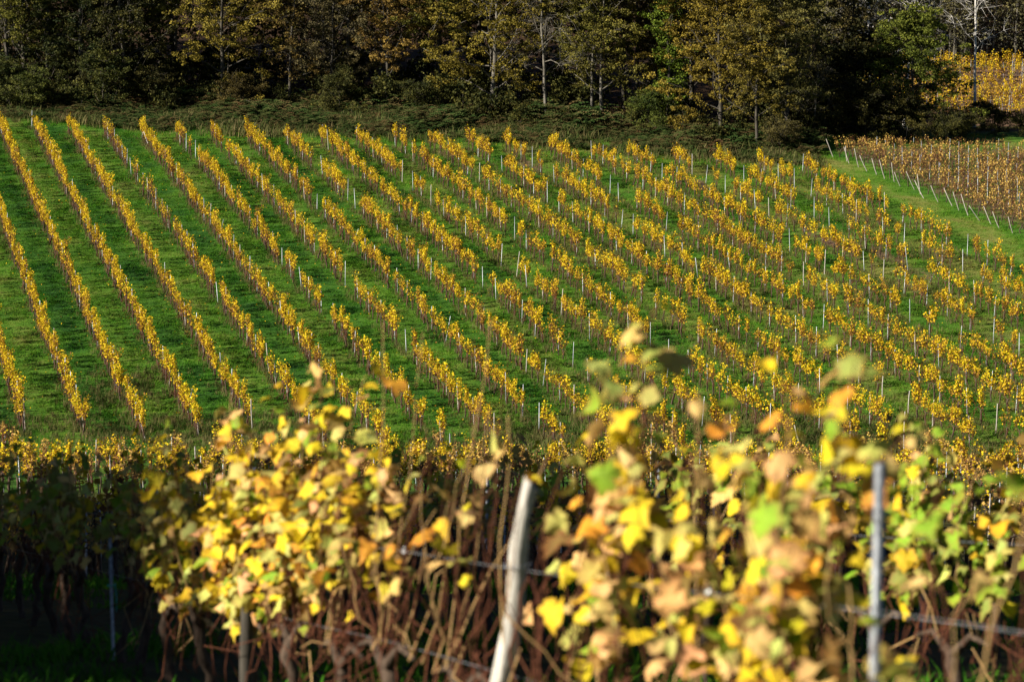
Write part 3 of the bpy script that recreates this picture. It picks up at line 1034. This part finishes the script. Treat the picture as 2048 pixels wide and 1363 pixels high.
def leaf_template(seed):
    rng = np.random.default_rng(seed)
    half = np.array(HALF)
    out = [(0.0, 0.0)] + [tuple(p) for p in half] + [(0.0, 0.98)] + [(-p[0], p[1]) for p in half[::-1]]
    out = np.array(out) + rng.normal(0, 0.022, (len(out), 2))
    out[0] = 0
    ctr = np.array([[0.0, 0.33]])
    mid = ctr + (out - ctr) * 0.55
    P = np.vstack([ctr, mid, out])
    n = len(out)
    a, b, c = rng.uniform(-1.0, 1.0), rng.uniform(-0.8, 0.25), rng.uniform(-0.55, 0.55)
    ph = rng.uniform(0, 6.28)
    z = a * P[:, 0] ** 2 + b * (P[:, 1] - 0.2) ** 2 + c * np.abs(P[:, 0]) + 0.07 * np.sin(7 * P[:, 0] + 5 * P[:, 1] + ph) + rng.normal(0, 0.018, len(P))
    V = np.column_stack([P, z])
    dr = rng.uniform(0.3, 1.45)                      # the blade hangs from its stalk
    rot = np.array([[1, 0, 0], [0, math.cos(dr), math.sin(dr)], [0, -math.sin(dr), math.cos(dr)]])
    V = V @ rot.T
    pl = rng.uniform(0.45, 0.8)
    V[:, 1] += pl
    T = [[0, 1 + i, 1 + (i + 1) % n] for i in range(n)]
    Q = [[1 + i, 1 + n + i, 1 + n + (i + 1) % n, 1 + (i + 1) % n] for i in range(n)]
    pv, pq, pt = tube(np.array([[0, 0, 0], [0, pl * 0.5, 0.05], [0, pl, 0]]), 0.018, 3, False)
    pq = pq + len(V)
    rim = np.concatenate([[0], np.full(n, 0.25), np.full(n, 0.75), np.zeros(len(pv))])
    vein = np.concatenate([[1], [1.0 if i % 2 else 0.2 for i in range(n)], np.zeros(n), np.zeros(len(pv))])
    V = np.vstack([V, pv])
    return mk_mesh("vine_leaf", V, [np.vstack([Q, pq]), np.array(T)], [M["fgleaf"], M["petiole"]],
                   [0] * n + [1] * len(pq) + [0] * n, {"rim": rim, "vein": vein}, True)


LEAF = [leaf_template(500 + i) for i in range(24)]
YEL, PALE, PEACH, ORG, GRN, BRN, OLV = (0.80, 0.57, 0.016), (0.52, 0.48, 0.12), (0.74, 0.45, 0.17), (0.76, 0.33, 0.03), (0.22, 0.36, 0.02), (0.20, 0.085, 0.035), (0.24, 0.27, 0.05)
PAL = {
    "B": ([YEL, PALE, PEACH, ORG, GRN, BRN, OLV], [0.25, 0.25, 0.22, 0.07, 0.11, 0.05, 0.05]),
    "gap": ([YEL, PALE, PEACH, ORG], [0.35, 0.2, 0.3, 0.15]),
    "A": ([YEL, PALE, PEACH, ORG, GRN, BRN, OLV], [0.44, 0.22, 0.11, 0.06, 0.08, 0.02, 0.07]),
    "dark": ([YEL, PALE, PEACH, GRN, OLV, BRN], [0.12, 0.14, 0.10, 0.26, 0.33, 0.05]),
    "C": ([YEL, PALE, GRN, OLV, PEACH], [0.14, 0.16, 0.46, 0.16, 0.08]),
}


def near_pos(row, y):
    return 3.5 + 3.4 * row + NDX * y


RDIR = np.array([NDX, 1.0, -0.22])
RDIR /= np.linalg.norm(RDIR)
SUNH = np.array([sdir.x, sdir.y, sdir.z])


def gen_near_vine(row, y, label, grp, pal, ncane, dens, hmax, lean, hlow=0.82, leaf=0.101, tall=(), seed=0, low_dy=0.0):
    rng = np.random.default_rng(9000 + seed)
    x = near_pos(row, y)
    z = float(hgt(x, y))
    r = obj("grapevine", None, loc=(x, y, z), label=label, cat="vine", group=grp)
    hh = rng.uniform(0.5, 0.62)
    nP = 9
    P = np.column_stack([np.cumsum(rng.normal(0, 0.02, nP)), np.cumsum(rng.normal(0, 0.02, nP)), np.linspace(-0.12, hh, nP)])
    g = Geo()
    g.tube(P, np.array([0.06, 0.05, 0.042, 0.05, 0.038, 0.046, 0.04, 0.055, 0.045]) * rng.uniform(0.6, 0.95, nP), 9)
    head = P[-1]
    for sg in (-1, 1):
        L = rng.uniform(0.35, 0.5)
        A = np.array([head - [0, 0, 0.03], head + RDIR * sg * L * 0.5 + [0, 0, 0.09], head + RDIR * sg * L + [0, 0, 0.05]])
        g.tube(A, np.array([0.032, 0.02, 0.012]), 6)
    obj("trunk", g.mesh("near_trunk", M["vinebark"], True), r)
    nl = 0
    for ci in range(11):                                   # old shoots hanging and tangled below the arms
        p0 = head + RDIR * rng.uniform(-0.5, 0.5) + [0, 0, rng.uniform(0.0, 0.3)]
        e = p0 + RDIR * rng.normal(0, 0.28) + np.array([rng.normal(0, 0.1), rng.normal(0, 0.1), -rng.uniform(0.15, 0.6)])
        m1 = p0 + (e - p0) * 0.35 + rng.normal(0, 0.07, 3)
        m2 = p0 + (e - p0) * 0.7 + rng.normal(0, 0.07, 3)
        g = Geo()
        g.tube(np.array([p0, m1, m2, e]), np.array([0.0042, 0.0038, 0.0032, 0.002]), 5)
        obj("cane", g.mesh("near_cane", M["straw" if rng.random() < 0.15 else "cane"], True), r)
    specs = list(tall) + [None] * ncane
    for ci, sp in enumerate(specs):
        u = rng.uniform(-0.52, 0.52) if sp is None else rng.uniform(-0.12, 0.12)
        p0 = head + RDIR * u + [0, 0, 0.06] + rng.normal(0, 0.02, 3)
        if sp is None:
            ht = hmax * rng.uniform(0.72, 1.06)
            ln = lean + rng.normal(0, 0.36)
            dn = dens
        else:
            ht, ln, dn = sp
        side = rng.normal(0, 0.13 if sp is None else 0.06)
        n = 8
        t = np.linspace(0, 1, n)
        C = p0[None, :] + np.outer(t, [0, 0, max(0.3, ht - p0[2])]) + np.outer(t ** 1.2 * (ht - p0[2]) * ln, RDIR * -1) + np.outer(np.sin(t * 1.7) * side, [RDIR[1], -RDIR[0], 0])
        C += np.cumsum(rng.normal(0, 0.024 if sp is None else 0.012, (n, 3)), axis=0)
        g = Geo()
        rad = rng.uniform(0.0028, 0.0050)
        g.tube(C, rad * np.linspace(1.15, 0.45, n), 5)
        obj("cane", g.mesh("near_cane", M["straw" if rng.random() < 0.22 else "cane"], True), r)
        # leaves at the nodes
        h = hlow + rng.uniform(0, 0.08)
        while h < ht:
            tt = (h - p0[2]) / max(0.3, ht - p0[2])
            rel = (h - hlow) / 0.25
            hide = abs(x + np.interp(min(max(tt, 0), 1), t, C[:, 0]) - POST_X(h)) < 0.13 and 8.2 < y < 10.0 and h < 1.42
            if not hide and 0 <= tt <= 1 and rng.random() < dn * min(1, 0.45 + rel) and nl < 290:
                p = np.array([np.interp(tt, t, C[:, a]) for a in range(3)])
                sidef = -1 if rng.random() < 0.68 else 1
                out = np.array([RDIR[1], -RDIR[0], 0]) * sidef + RDIR * rng.normal(0, 0.7) + np.array([0, 0, rng.normal(0.25, 0.35)])
                out += rng.normal(0, 0.25, 3)
                out /= np.linalg.norm(out)
                nrm = np.array([0, 0, 0.9]) + 0.9 * SUNH + rng.normal(0, 0.4, 3)
                xx = np.cross(out, nrm)
                xx /= np.linalg.norm(xx)
                zz = np.cross(xx, out)
                m = Matrix(((xx[0], out[0], zz[0]), (xx[1], out[1], zz[1]), (xx[2], out[2], zz[2])))
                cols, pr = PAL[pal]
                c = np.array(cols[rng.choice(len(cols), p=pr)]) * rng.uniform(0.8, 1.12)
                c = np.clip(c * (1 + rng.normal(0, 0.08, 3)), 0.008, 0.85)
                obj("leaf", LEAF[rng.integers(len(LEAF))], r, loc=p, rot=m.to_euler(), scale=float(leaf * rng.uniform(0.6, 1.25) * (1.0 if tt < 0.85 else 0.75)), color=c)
                nl += 1
            h += rng.uniform(0.048, 0.072)
    return r


def POST_X(h):
    """x of the leaning wooden post at height h: the canes around it were stripped"""
    return np.interp(h, [0.3, 0.75, 1.47], [-0.08, -0.02, 0.07])


G0, G1 = "vines of the blurred foreground row", "vines of the row behind the foreground row"
row0 = [
    # y, palette, canes, density, height, lean, tall shoots, label
    (5.55, "B", 7, 0.10, 1.5, 0.1, (), "nearest vine, mostly bare, at the lower right corner"),
    (6.45, "B", 9, 0.12, 1.55, 0.15, (), "half-bare blurred vine wrapped around the white metal post"),
    (7.15, "B", 19, 0.47, 1.62, 0.1, ((1.98, 0.10, 0.95), (1.9, 0.16, 0.95), (1.82, 0.06, 0.9), (1.74, 0.12, 0.9)), "blurred peach and yellow vine just left of the white metal post"),
    (7.85, "B", 19, 0.50, 1.68, 0.12, ((1.78, 0.1, 0.6),), "largest blurred leafy vine, between the leaning wooden post and the metal post"),
    (8.55, "B", 15, 0.38, 1.55, 0.15, ((2.14, 0.30, 0.95), (2.04, 0.34, 0.95), (1.95, 0.27, 0.9), (1.84, 0.3, 0.9)), "blurred vine with the tallest leafy shoot, right of the leaning wooden post"),
    (9.4, "gap", 15, 0.07, 1.60, 0.2, ((1.75, 0.0, 0.35),), "nearly leafless vine behind the leaning wooden post"),
    (10.25, "gap", 20, 0.08, 1.70, 0.3, ((2.25, 0.25, 0.0), (2.1, 0.3, 0.0)), "bare reddish-brown caned vine just left of the leaning wooden post"),
    (11.05, "gap", 20, 0.18, 1.66, 0.3, ((2.2, 0.2, 0.0), (2.1, 0.35, 0.05)), "vine of bare brown canes right of the bright yellow leaf mass"),
    (11.85, "A", 21, 0.80, 1.72, 0.15, ((2.05, 0.05, 0.7), (1.95, 0.15, 0.6)), "vine with the brightest yellow leaf mass, left of the bare canes"),
    (12.7, "A", 22, 0.85, 1.80, 0.1, ((2.12, 0.1, 0.75), (2.02, 0.22, 0.6), (2.0, -0.05, 0.6)), "full yellow-green vine in the middle of the left leaf mass"),
    (13.6, "A", 21, 0.78, 1.72, 0.05, ((1.85, 0.05, 0.5),), "pale green and peach vine at the left leaf mass's left side"),
    (14.5, "A", 17, 0.62, 1.6, 0.05, ((1.85, -0.1, 0.3),), "vine where the left leaf mass passes into shade"),
]
for i, (y, pal, nc, dn, hm, ln, tall, lab) in enumerate(row0):
    gen_near_vine(0, y, lab, G0, pal, nc, dn, hm, ln, tall=tall, seed=i, hlow={8: 0.95, 7: 1.05, 6: 1.0, 9: 0.75, 10: 0.5, 11: 0.45}.get(i, 0.82))
y, i = 15.45, 0
while y < 24:
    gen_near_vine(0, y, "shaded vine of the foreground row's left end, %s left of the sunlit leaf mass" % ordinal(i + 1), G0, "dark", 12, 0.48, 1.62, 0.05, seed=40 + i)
    y += 0.96
    i += 1
y, i = 10.2, 0
while y < 27:
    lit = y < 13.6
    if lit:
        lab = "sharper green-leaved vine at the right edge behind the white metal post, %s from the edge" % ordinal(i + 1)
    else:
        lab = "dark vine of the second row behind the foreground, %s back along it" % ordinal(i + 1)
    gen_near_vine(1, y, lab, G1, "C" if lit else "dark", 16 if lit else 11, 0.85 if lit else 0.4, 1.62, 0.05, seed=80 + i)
    y += 0.98
    i += 1

# wooden post, leaning
yp = 9.35
xb, xt = col_at(968, yp, -3.6), col_at(1057, yp, -2.2)
zb = float(hgt(xb, yp))
rng = np.random.default_rng(5)
nP = 14
zz = np.linspace(-0.2, 1.47, nP)
tt = np.linspace(0, 1, nP)
xs = np.interp(zz, [-0.2, 0.35, 0.75, 1.47], [-0.02, 0.0, 0.09, xt - xb]) + rng.normal(0, 0.006, nP)
P = np.column_stack([xs, rng.normal(0, 0.003, nP), zz])
Vw, Qw, Tw = tube(P, np.interp(tt, [0, 0.3, 0.5, 0.8, 1], [0.050, 0.046, 0.041, 0.036, 0.024]) * rng.uniform(0.88, 1.1, nP), 14)
Vw += rng.normal(0, 0.0034, Vw.shape)
Vw[-15:, 2] += rng.normal(0.0, 0.018, 15)
post = obj("wooden_post", None, loc=(xb, yp, zb), label="bleached leaning wooden post among the bare canes in the foreground", cat="post")
obj("shaft", mk_mesh("post_shaft", Vw, [Qw, Tw], [M["bleached"]], None, None, True), post)
g = Geo()
a = np.linspace(0, 6.4, 20)
zw = 1.13
xw = float(np.interp(zw, zz, xs))
g.tube(np.column_stack([xw + 0.055 * np.cos(a), 0.055 * np.sin(a), zw + 0.004 * a]), 0.003, 5)
obj("tie_wire", g.mesh("tie_wire", M["steel"]), post)


def metal_post(row, y, h, label, dx=0.0, w=0.010):
    x = near_pos(row, y) + dx
    z = float(hgt(x, y))
    r = obj("metal_post", None, loc=(x, y, z), rot=(0, 0, 0.5), label=label, cat="post", group="metal posts of the near slope")
    d, t = 0.009, 0.003
    pr = np.array([(-w, -d), (w, -d), (w, d), (w - t, d), (w - t, -d + t), (-w + t, -d + t), (-w + t, d), (-w, d)])
    V = np.vstack([np.column_stack([pr, np.full(8, -0.3)]), np.column_stack([pr, np.full(8, h)])])
    Q = [[i, (i + 1) % 8, 8 + (i + 1) % 8, 8 + i] for i in range(8)] + [[8, 9, 12, 13], [9, 10, 11, 12], [8, 13, 14, 15]]
    obj("profile", mk_mesh("post_profile", V, [np.array(Q)], [M["steel"]]), r)
    for hz in (0.69, 1.14, 1.42):
        for s in (-1, 1):
            gg = Geo()
            gg.tube(np.array([[s * w, -d, hz - 0.02], [s * (w + 0.010), -d - 0.004, hz], [s * (w + 0.004), -d, hz + 0.022]]), 0.003, 4)
            obj("wire_hook", gg.mesh("wire_hook", M["steel"]), r)
    return r


metal_post(0, 6.6, 1.57, "whitish metal post standing in the foreground at the right", w=0.012, dx=-0.03)
mp = metal_post(0, 17.6, 0.95, "dark metal post in shade with a turquoise tie, lower left")
g = Geo()
a = np.linspace(0, 6.6, 18)
g.tube(np.column_stack([0.03 * np.cos(a), 0.028 * np.sin(a), 0.58 + 0.002 * a]), 0.004, 5)
g.tube(np.array([[0.03, 0, 0.58], [0.035, -0.01, 0.5], [0.03, -0.015, 0.38]]), 0.004, 5)
obj("turquoise_tie", g.mesh("turquoise_tie", M["turq"]), mp, label="turquoise cord tie")
metal_post(1, 16.8, 1.55, "thin metal post in the shaded second row, right of the leaning wooden post")
metal_post(1, 11.4, 1.5, "metal post of the second row among the green leaves at the right edge")
# rough wooden stake beside a trunk in the left leaf mass
x = near_pos(0, 13.45)
g = Geo()
g.tube(np.array([[0, 0, -0.2], [0.01, 0, 0.4], [0.03, 0.01, 0.9], [0.04, 0, 1.12]]), np.array([0.04, 0.04, 0.036, 0.026]), 9)
obj("wooden_stake", g.mesh("rough_stake", M["oakbark"], True), loc=(x - 0.05, 13.3, float(hgt(x, 13.3))), label="short grey wooden stake beneath the left yellow leaf mass", cat="stake")

# trellis wires
for row, ys, nm in ((0, (4.5, 26.0), "foreground row"), (1, (8.5, 30.0), "second row behind the foreground")):
    for hz, hn in ((0.69, "lower"), (1.14, "upper")):
        yy = np.linspace(ys[0], ys[1], 48)
        xx = near_pos(row, yy) + 0.01
        zz_ = hgt(xx, yy) + hz - 0.02 * np.abs(np.sin((yy - 6.6) * 0.7))
        g = Geo()
        g.tube(np.column_stack([xx, yy, zz_]), 0.0015, 5)
        obj("trellis_wire", g.mesh("trellis_wire", M["steel"]), label="%s thin steel trellis wire of the %s" % (hn, nm), cat="wire", group="trellis wires")
for y, hz, lab in ((10.85, 1.14, "white plastic clip on the wire left of the leaning wooden post"),
                   (9.08, 1.14, "white plastic clip on the wire right of the leaning wooden post"),
                   (7.75, 1.14, "white plastic clip on the wire beneath the large blurred leaf mass"),
                   (7.2, 0.92, "white plastic clip low left of the white metal post")):
    x = near_pos(0, y)
    g = Geo()
    d = RDIR * 0.028
    g.tube(np.array([-d, -0.5 * d, 0.5 * d, d]), np.array([0.004, 0.012, 0.012, 0.005]), 8)
    g.tube(np.array([[0, 0, 0.004], [0.004, 0, 0.02], [0.012, 0, 0.024]]), 0.004, 6)
    obj("wire_clip", g.mesh("wire_clip", M["plastic"], True), loc=(x + 0.012, y - 0.012, float(hgt(x, y)) + hz - 0.005), label=lab, cat="clip", group="white wire clips")


# ------------------------------------------------------------------ grass, bracken, fallen leaves
def tuft(seed, n, h, rad, w, bend):
    rng = np.random.default_rng(seed)
    g = Geo()
    for i in range(n):
        a = rng.uniform(0, 6.283)
        p = np.array([rng.normal(0, rad), rng.normal(0, rad), -0.01])
        hh = h * rng.uniform(0.55, 1.2)
        d = np.array([math.cos(a), math.sin(a), 0])
        s = np.array([-d[1], d[0], 0]) * w
        b = bend * rng.uniform(0.3, 1.2) * hh
        m = p + d * b * 0.35 + [0, 0, hh * 0.6]
        e = p + d * b + [0, 0, hh]
        g.add(np.array([p - s, p + s, m - s * 0.7, m + s * 0.7, e]), [[0, 1, 3, 2]], [[2, 3, 4]], rng.random())
    return g


def patch(seed, tilt, n, hs):
    """one square metre of sward lying on a slope of the given tilt"""
    rng = np.random.default_rng(seed)
    g = Geo()
    for i in range(n):
        V, Q, T, t = tuft(int(rng.integers(1 << 30)), 10, 0.085 * hs * rng.uniform(0.4, 1.4), 0.11, 0.011, 1.4).arrays()
        x, y = rng.uniform(-0.55, 0.55, 2)
        g.add(V + [x, y, tilt * y], Q, T, t)
    return g


def frond(seed):
    """a bracken clump: arching fronds with pinnae"""
    rng = np.random.default_rng(seed)
    g = Geo()
    for i in range(7):
        a = rng.uniform(0, 6.283)
        d = np.array([math.cos(a), math.sin(a), 0])
        sd = np.array([-d[1], d[0], 0])
        L = rng.uniform(0.55, 1.0)
        tn = rng.random()
        for t in np.linspace(0.2, 1, 8):
            c = d * L * t * 0.75 + np.array([0, 0, L * (1.0 * t - 0.62 * t * t) * 1.25])
            wd = 0.22 * (1.1 - t) + 0.03
            for s in (-1, 1):
                e = c + sd * s * wd + d * 0.05 - [0, 0, 0.03]
                g.add(np.array([c - d * 0.045, c + d * 0.045, e]), None, [[0, 1, 2]], np.clip(tn + rng.normal(0, 0.1), 0, 1))
    return g


def instancer(name, label, pts, scales, meshes, cat, spin=True):
    col = bpy.data.collections.new(name + "_sources")
    for i, m_ in enumerate(meshes):
        col.objects.link(bpy.data.objects.new(name + "_source", m_))
    me = bpy.data.meshes.new(name)
    pts = np.asarray(pts, np.float32)
    me.vertices.add(len(pts))
    me.vertices.foreach_set("co", pts.ravel())
    at = me.attributes.new("sc", 'FLOAT', 'POINT')
    at.data.foreach_set("value", np.asarray(scales, np.float32))
    me.update()
    o = obj(name, me, label=label, cat=cat, kind="stuff")
    ng = bpy.data.node_groups.new(name, 'GeometryNodeTree')
    ng.interface.new_socket("Geometry", in_out='INPUT', socket_type='NodeSocketGeometry')
    ng.interface.new_socket("Geometry", in_out='OUTPUT', socket_type='NodeSocketGeometry')
    nn = ng.nodes
    gi, go = nn.new("NodeGroupInput"), nn.new("NodeGroupOutput")
    ip = nn.new("GeometryNodeInstanceOnPoints")
    ci = nn.new("GeometryNodeCollectionInfo")
    ci.inputs[0].default_value = col
    ci.inputs["Separate Children"].default_value = True
    ci.inputs["Reset Children"].default_value = True
    ip.inputs["Pick Instance"].default_value = True
    rv = nn.new("FunctionNodeRandomValue")
    rv.data_type = 'FLOAT_VECTOR'
    rv.inputs[0].default_value = (-0.12, -0.12, 0)
    rv.inputs[1].default_value = (0.12, 0.12, 6.283)
    na = nn.new("GeometryNodeInputNamedAttribute")
    na.data_type = 'FLOAT'
    na.inputs[0].default_value = "sc"
    L = ng.links.new
    L(gi.outputs[0], ip.inputs["Points"])
    L(ci.outputs[0], ip.inputs["Instance"])
    if spin:
        L(rv.outputs[0], ip.inputs["Rotation"])
    L(na.outputs[0], ip.inputs["Scale"])
    L(ip.outputs[0], go.inputs[0])
    md = o.modifiers.new("scatter", 'NODES')
    md.node_group = ng
    return o


def field_points(n, y0, y1, half=0.225, pad=3.0):
    y = np.sqrt(R.uniform(y0 ** 2, y1 ** 2, n))
    x = R.uniform(-1, 1, n) * (half * y + pad)
    return x, y


def lump(x, y, f=0.35, s=0.0):
    return 0.5 + 0.25 * (np.sin(x * f + 1.3 * np.sin(y * f * 0.7 + s)) + np.sin(y * f * 1.13 + 1.7 * np.sin(x * f * 0.6 + 2 + s)))


def sward(name, label, y0, y1, half, pad, tilt, seed, hs, keep=1.0):
    X_, Y_ = np.meshgrid(np.arange(-60, 60, 1.0), np.arange(y0, y1, 1.0))
    x, y = X_.ravel() + R.uniform(-0.2, 0.2, X_.size), Y_.ravel() + R.uniform(-0.2, 0.2, X_.size)
    ok = (np.abs(x) < half * y + pad) & (y < y_wood(x) + 1.0) & (R.random(len(x)) > soil_at(x, y) * 1.1) & ~((x > 27) & (y > 193))
    ok &= R.random(len(x)) < keep
    x, y = x[ok], y[ok]
    o_ = R.permutation(len(x))
    x, y = x[o_], y[o_]
    sc = (0.8 + 0.5 * lump(x, y, 0.6)) * np.where(x > 74.6 - 0.2873 * y, 0.85, 1.0)
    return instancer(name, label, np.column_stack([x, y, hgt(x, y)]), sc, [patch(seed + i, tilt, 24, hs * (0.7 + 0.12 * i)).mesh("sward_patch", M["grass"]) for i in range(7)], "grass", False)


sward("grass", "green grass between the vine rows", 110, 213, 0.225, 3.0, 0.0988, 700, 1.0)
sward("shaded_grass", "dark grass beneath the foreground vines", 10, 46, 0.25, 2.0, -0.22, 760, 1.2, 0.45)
# ranker dry grass under the rows
px_, py_ = [], []
for (r, c, y0, y1) in field_rows:
    n = int((y1 - y0) * 9)
    yy = R.uniform(y0 - 1, y1, n)
    px_.append(c + ROW_DY * yy + R.normal(0, 0.22, n))
    py_.append(yy)
x, y = np.concatenate(px_), np.concatenate(py_)
ok = R.random(len(x)) < 0.35 + 0.6 * lump(x, y, 0.3, 2.0)
x, y = x[ok], y[ok]
xe, ye = field_points(15000, 107, 120)
ok = R.random(len(xe)) < lump(xe, ye, 0.4, 0.7)
x, y = np.concatenate([x, xe[ok]]), np.concatenate([y, ye[ok]])
xe, ye = field_points(26000, 118, 192)
ok = (xe + 0.2873 * ye > 38) & (xe + 0.2873 * ye < 74) & (R.random(len(xe)) < lump(xe, ye, 0.55, 1.5) ** 2)
x, y = np.concatenate([x, xe[ok]]), np.concatenate([y, ye[ok]])
xe = R.normal(-20.5, 1.3, 500); ye = R.normal(124.5, 2.2, 500)        # tall pale patch at the lower left
x, y = np.concatenate([x, xe]), np.concatenate([y, ye])
instancer("dry_grass", "dry tan grass standing under the vine rows", np.column_stack([x, y, hgt(x, y)]), R.uniform(0.5, 1.2, len(x)),
          [tuft(720 + i, 12, 0.34, 0.07, 0.009, 0.6).mesh("dry_tuft", M["dry"]) for i in range(3)], "grass")
xb_ = R.uniform(-56, 24, 2600)
yb_ = y_top(xb_) + 1.2 + R.random(2600) * (y_wood(xb_) + 1.0 - y_top(xb_) - 1.2)
instancer("rank_grass", "rank straw and olive grass on the bank below the wood", np.column_stack([xb_, yb_, hgt(xb_, yb_)]), R.uniform(1.0, 2.9, 2600) * (0.4 + 0.9 * lump(xb_, yb_, 0.45, 5)),
          [tuft(730 + i, 12, 0.34, 0.10, 0.010, 0.7).mesh("rank_tuft", M["dry"]) for i in range(3)], "grass")
# bracken bank between the field and the wood
x = R.uniform(-56, 24, 8000)
u = R.random(len(x))
y = y_top(x) + 2.6 + u * (y_wood(x) + 2.5 - y_top(x) - 2.6)
sc = R.uniform(0.5, 1.9, len(x)) * (0.45 + 0.9 * u) * (0.55 + 1.0 * lump(x, y, 0.5, 3))
instancer("bracken", "green and rusty bracken bank between the field and the wood", np.column_stack([x, y, hgt(x, y)]), sc,
          [frond(740 + i).mesh("bracken_clump", M["bracken"]) for i in range(4)], "bracken")
# fallen leaves
x, y = field_points(16000, 112, 198)
c = x + 0.2873 * y
dist = np.abs(((c - 17.9) / 2.81 + 0.5) % 1 - 0.5) * 2.7
ok = (R.random(len(x)) < np.exp(-dist / 0.55) + 0.08) & (c < 75)
x, y = x[ok], y[ok]
V, T, t = leaf_faces(np.column_stack([x, y, hgt(x, y) + R.uniform(0.03, 0.13, len(x))]), 0.085, R, 0.0, np.clip(R.normal(0.45, 0.2, len(x)), 0, 1))
obj("fallen_leaves", mk_mesh("fallen_leaves", V, [T], [M["vleaf"]], None, {"tint": t}), label="fallen yellow leaves scattered over the grass", cat="leaves", kind="stuff")
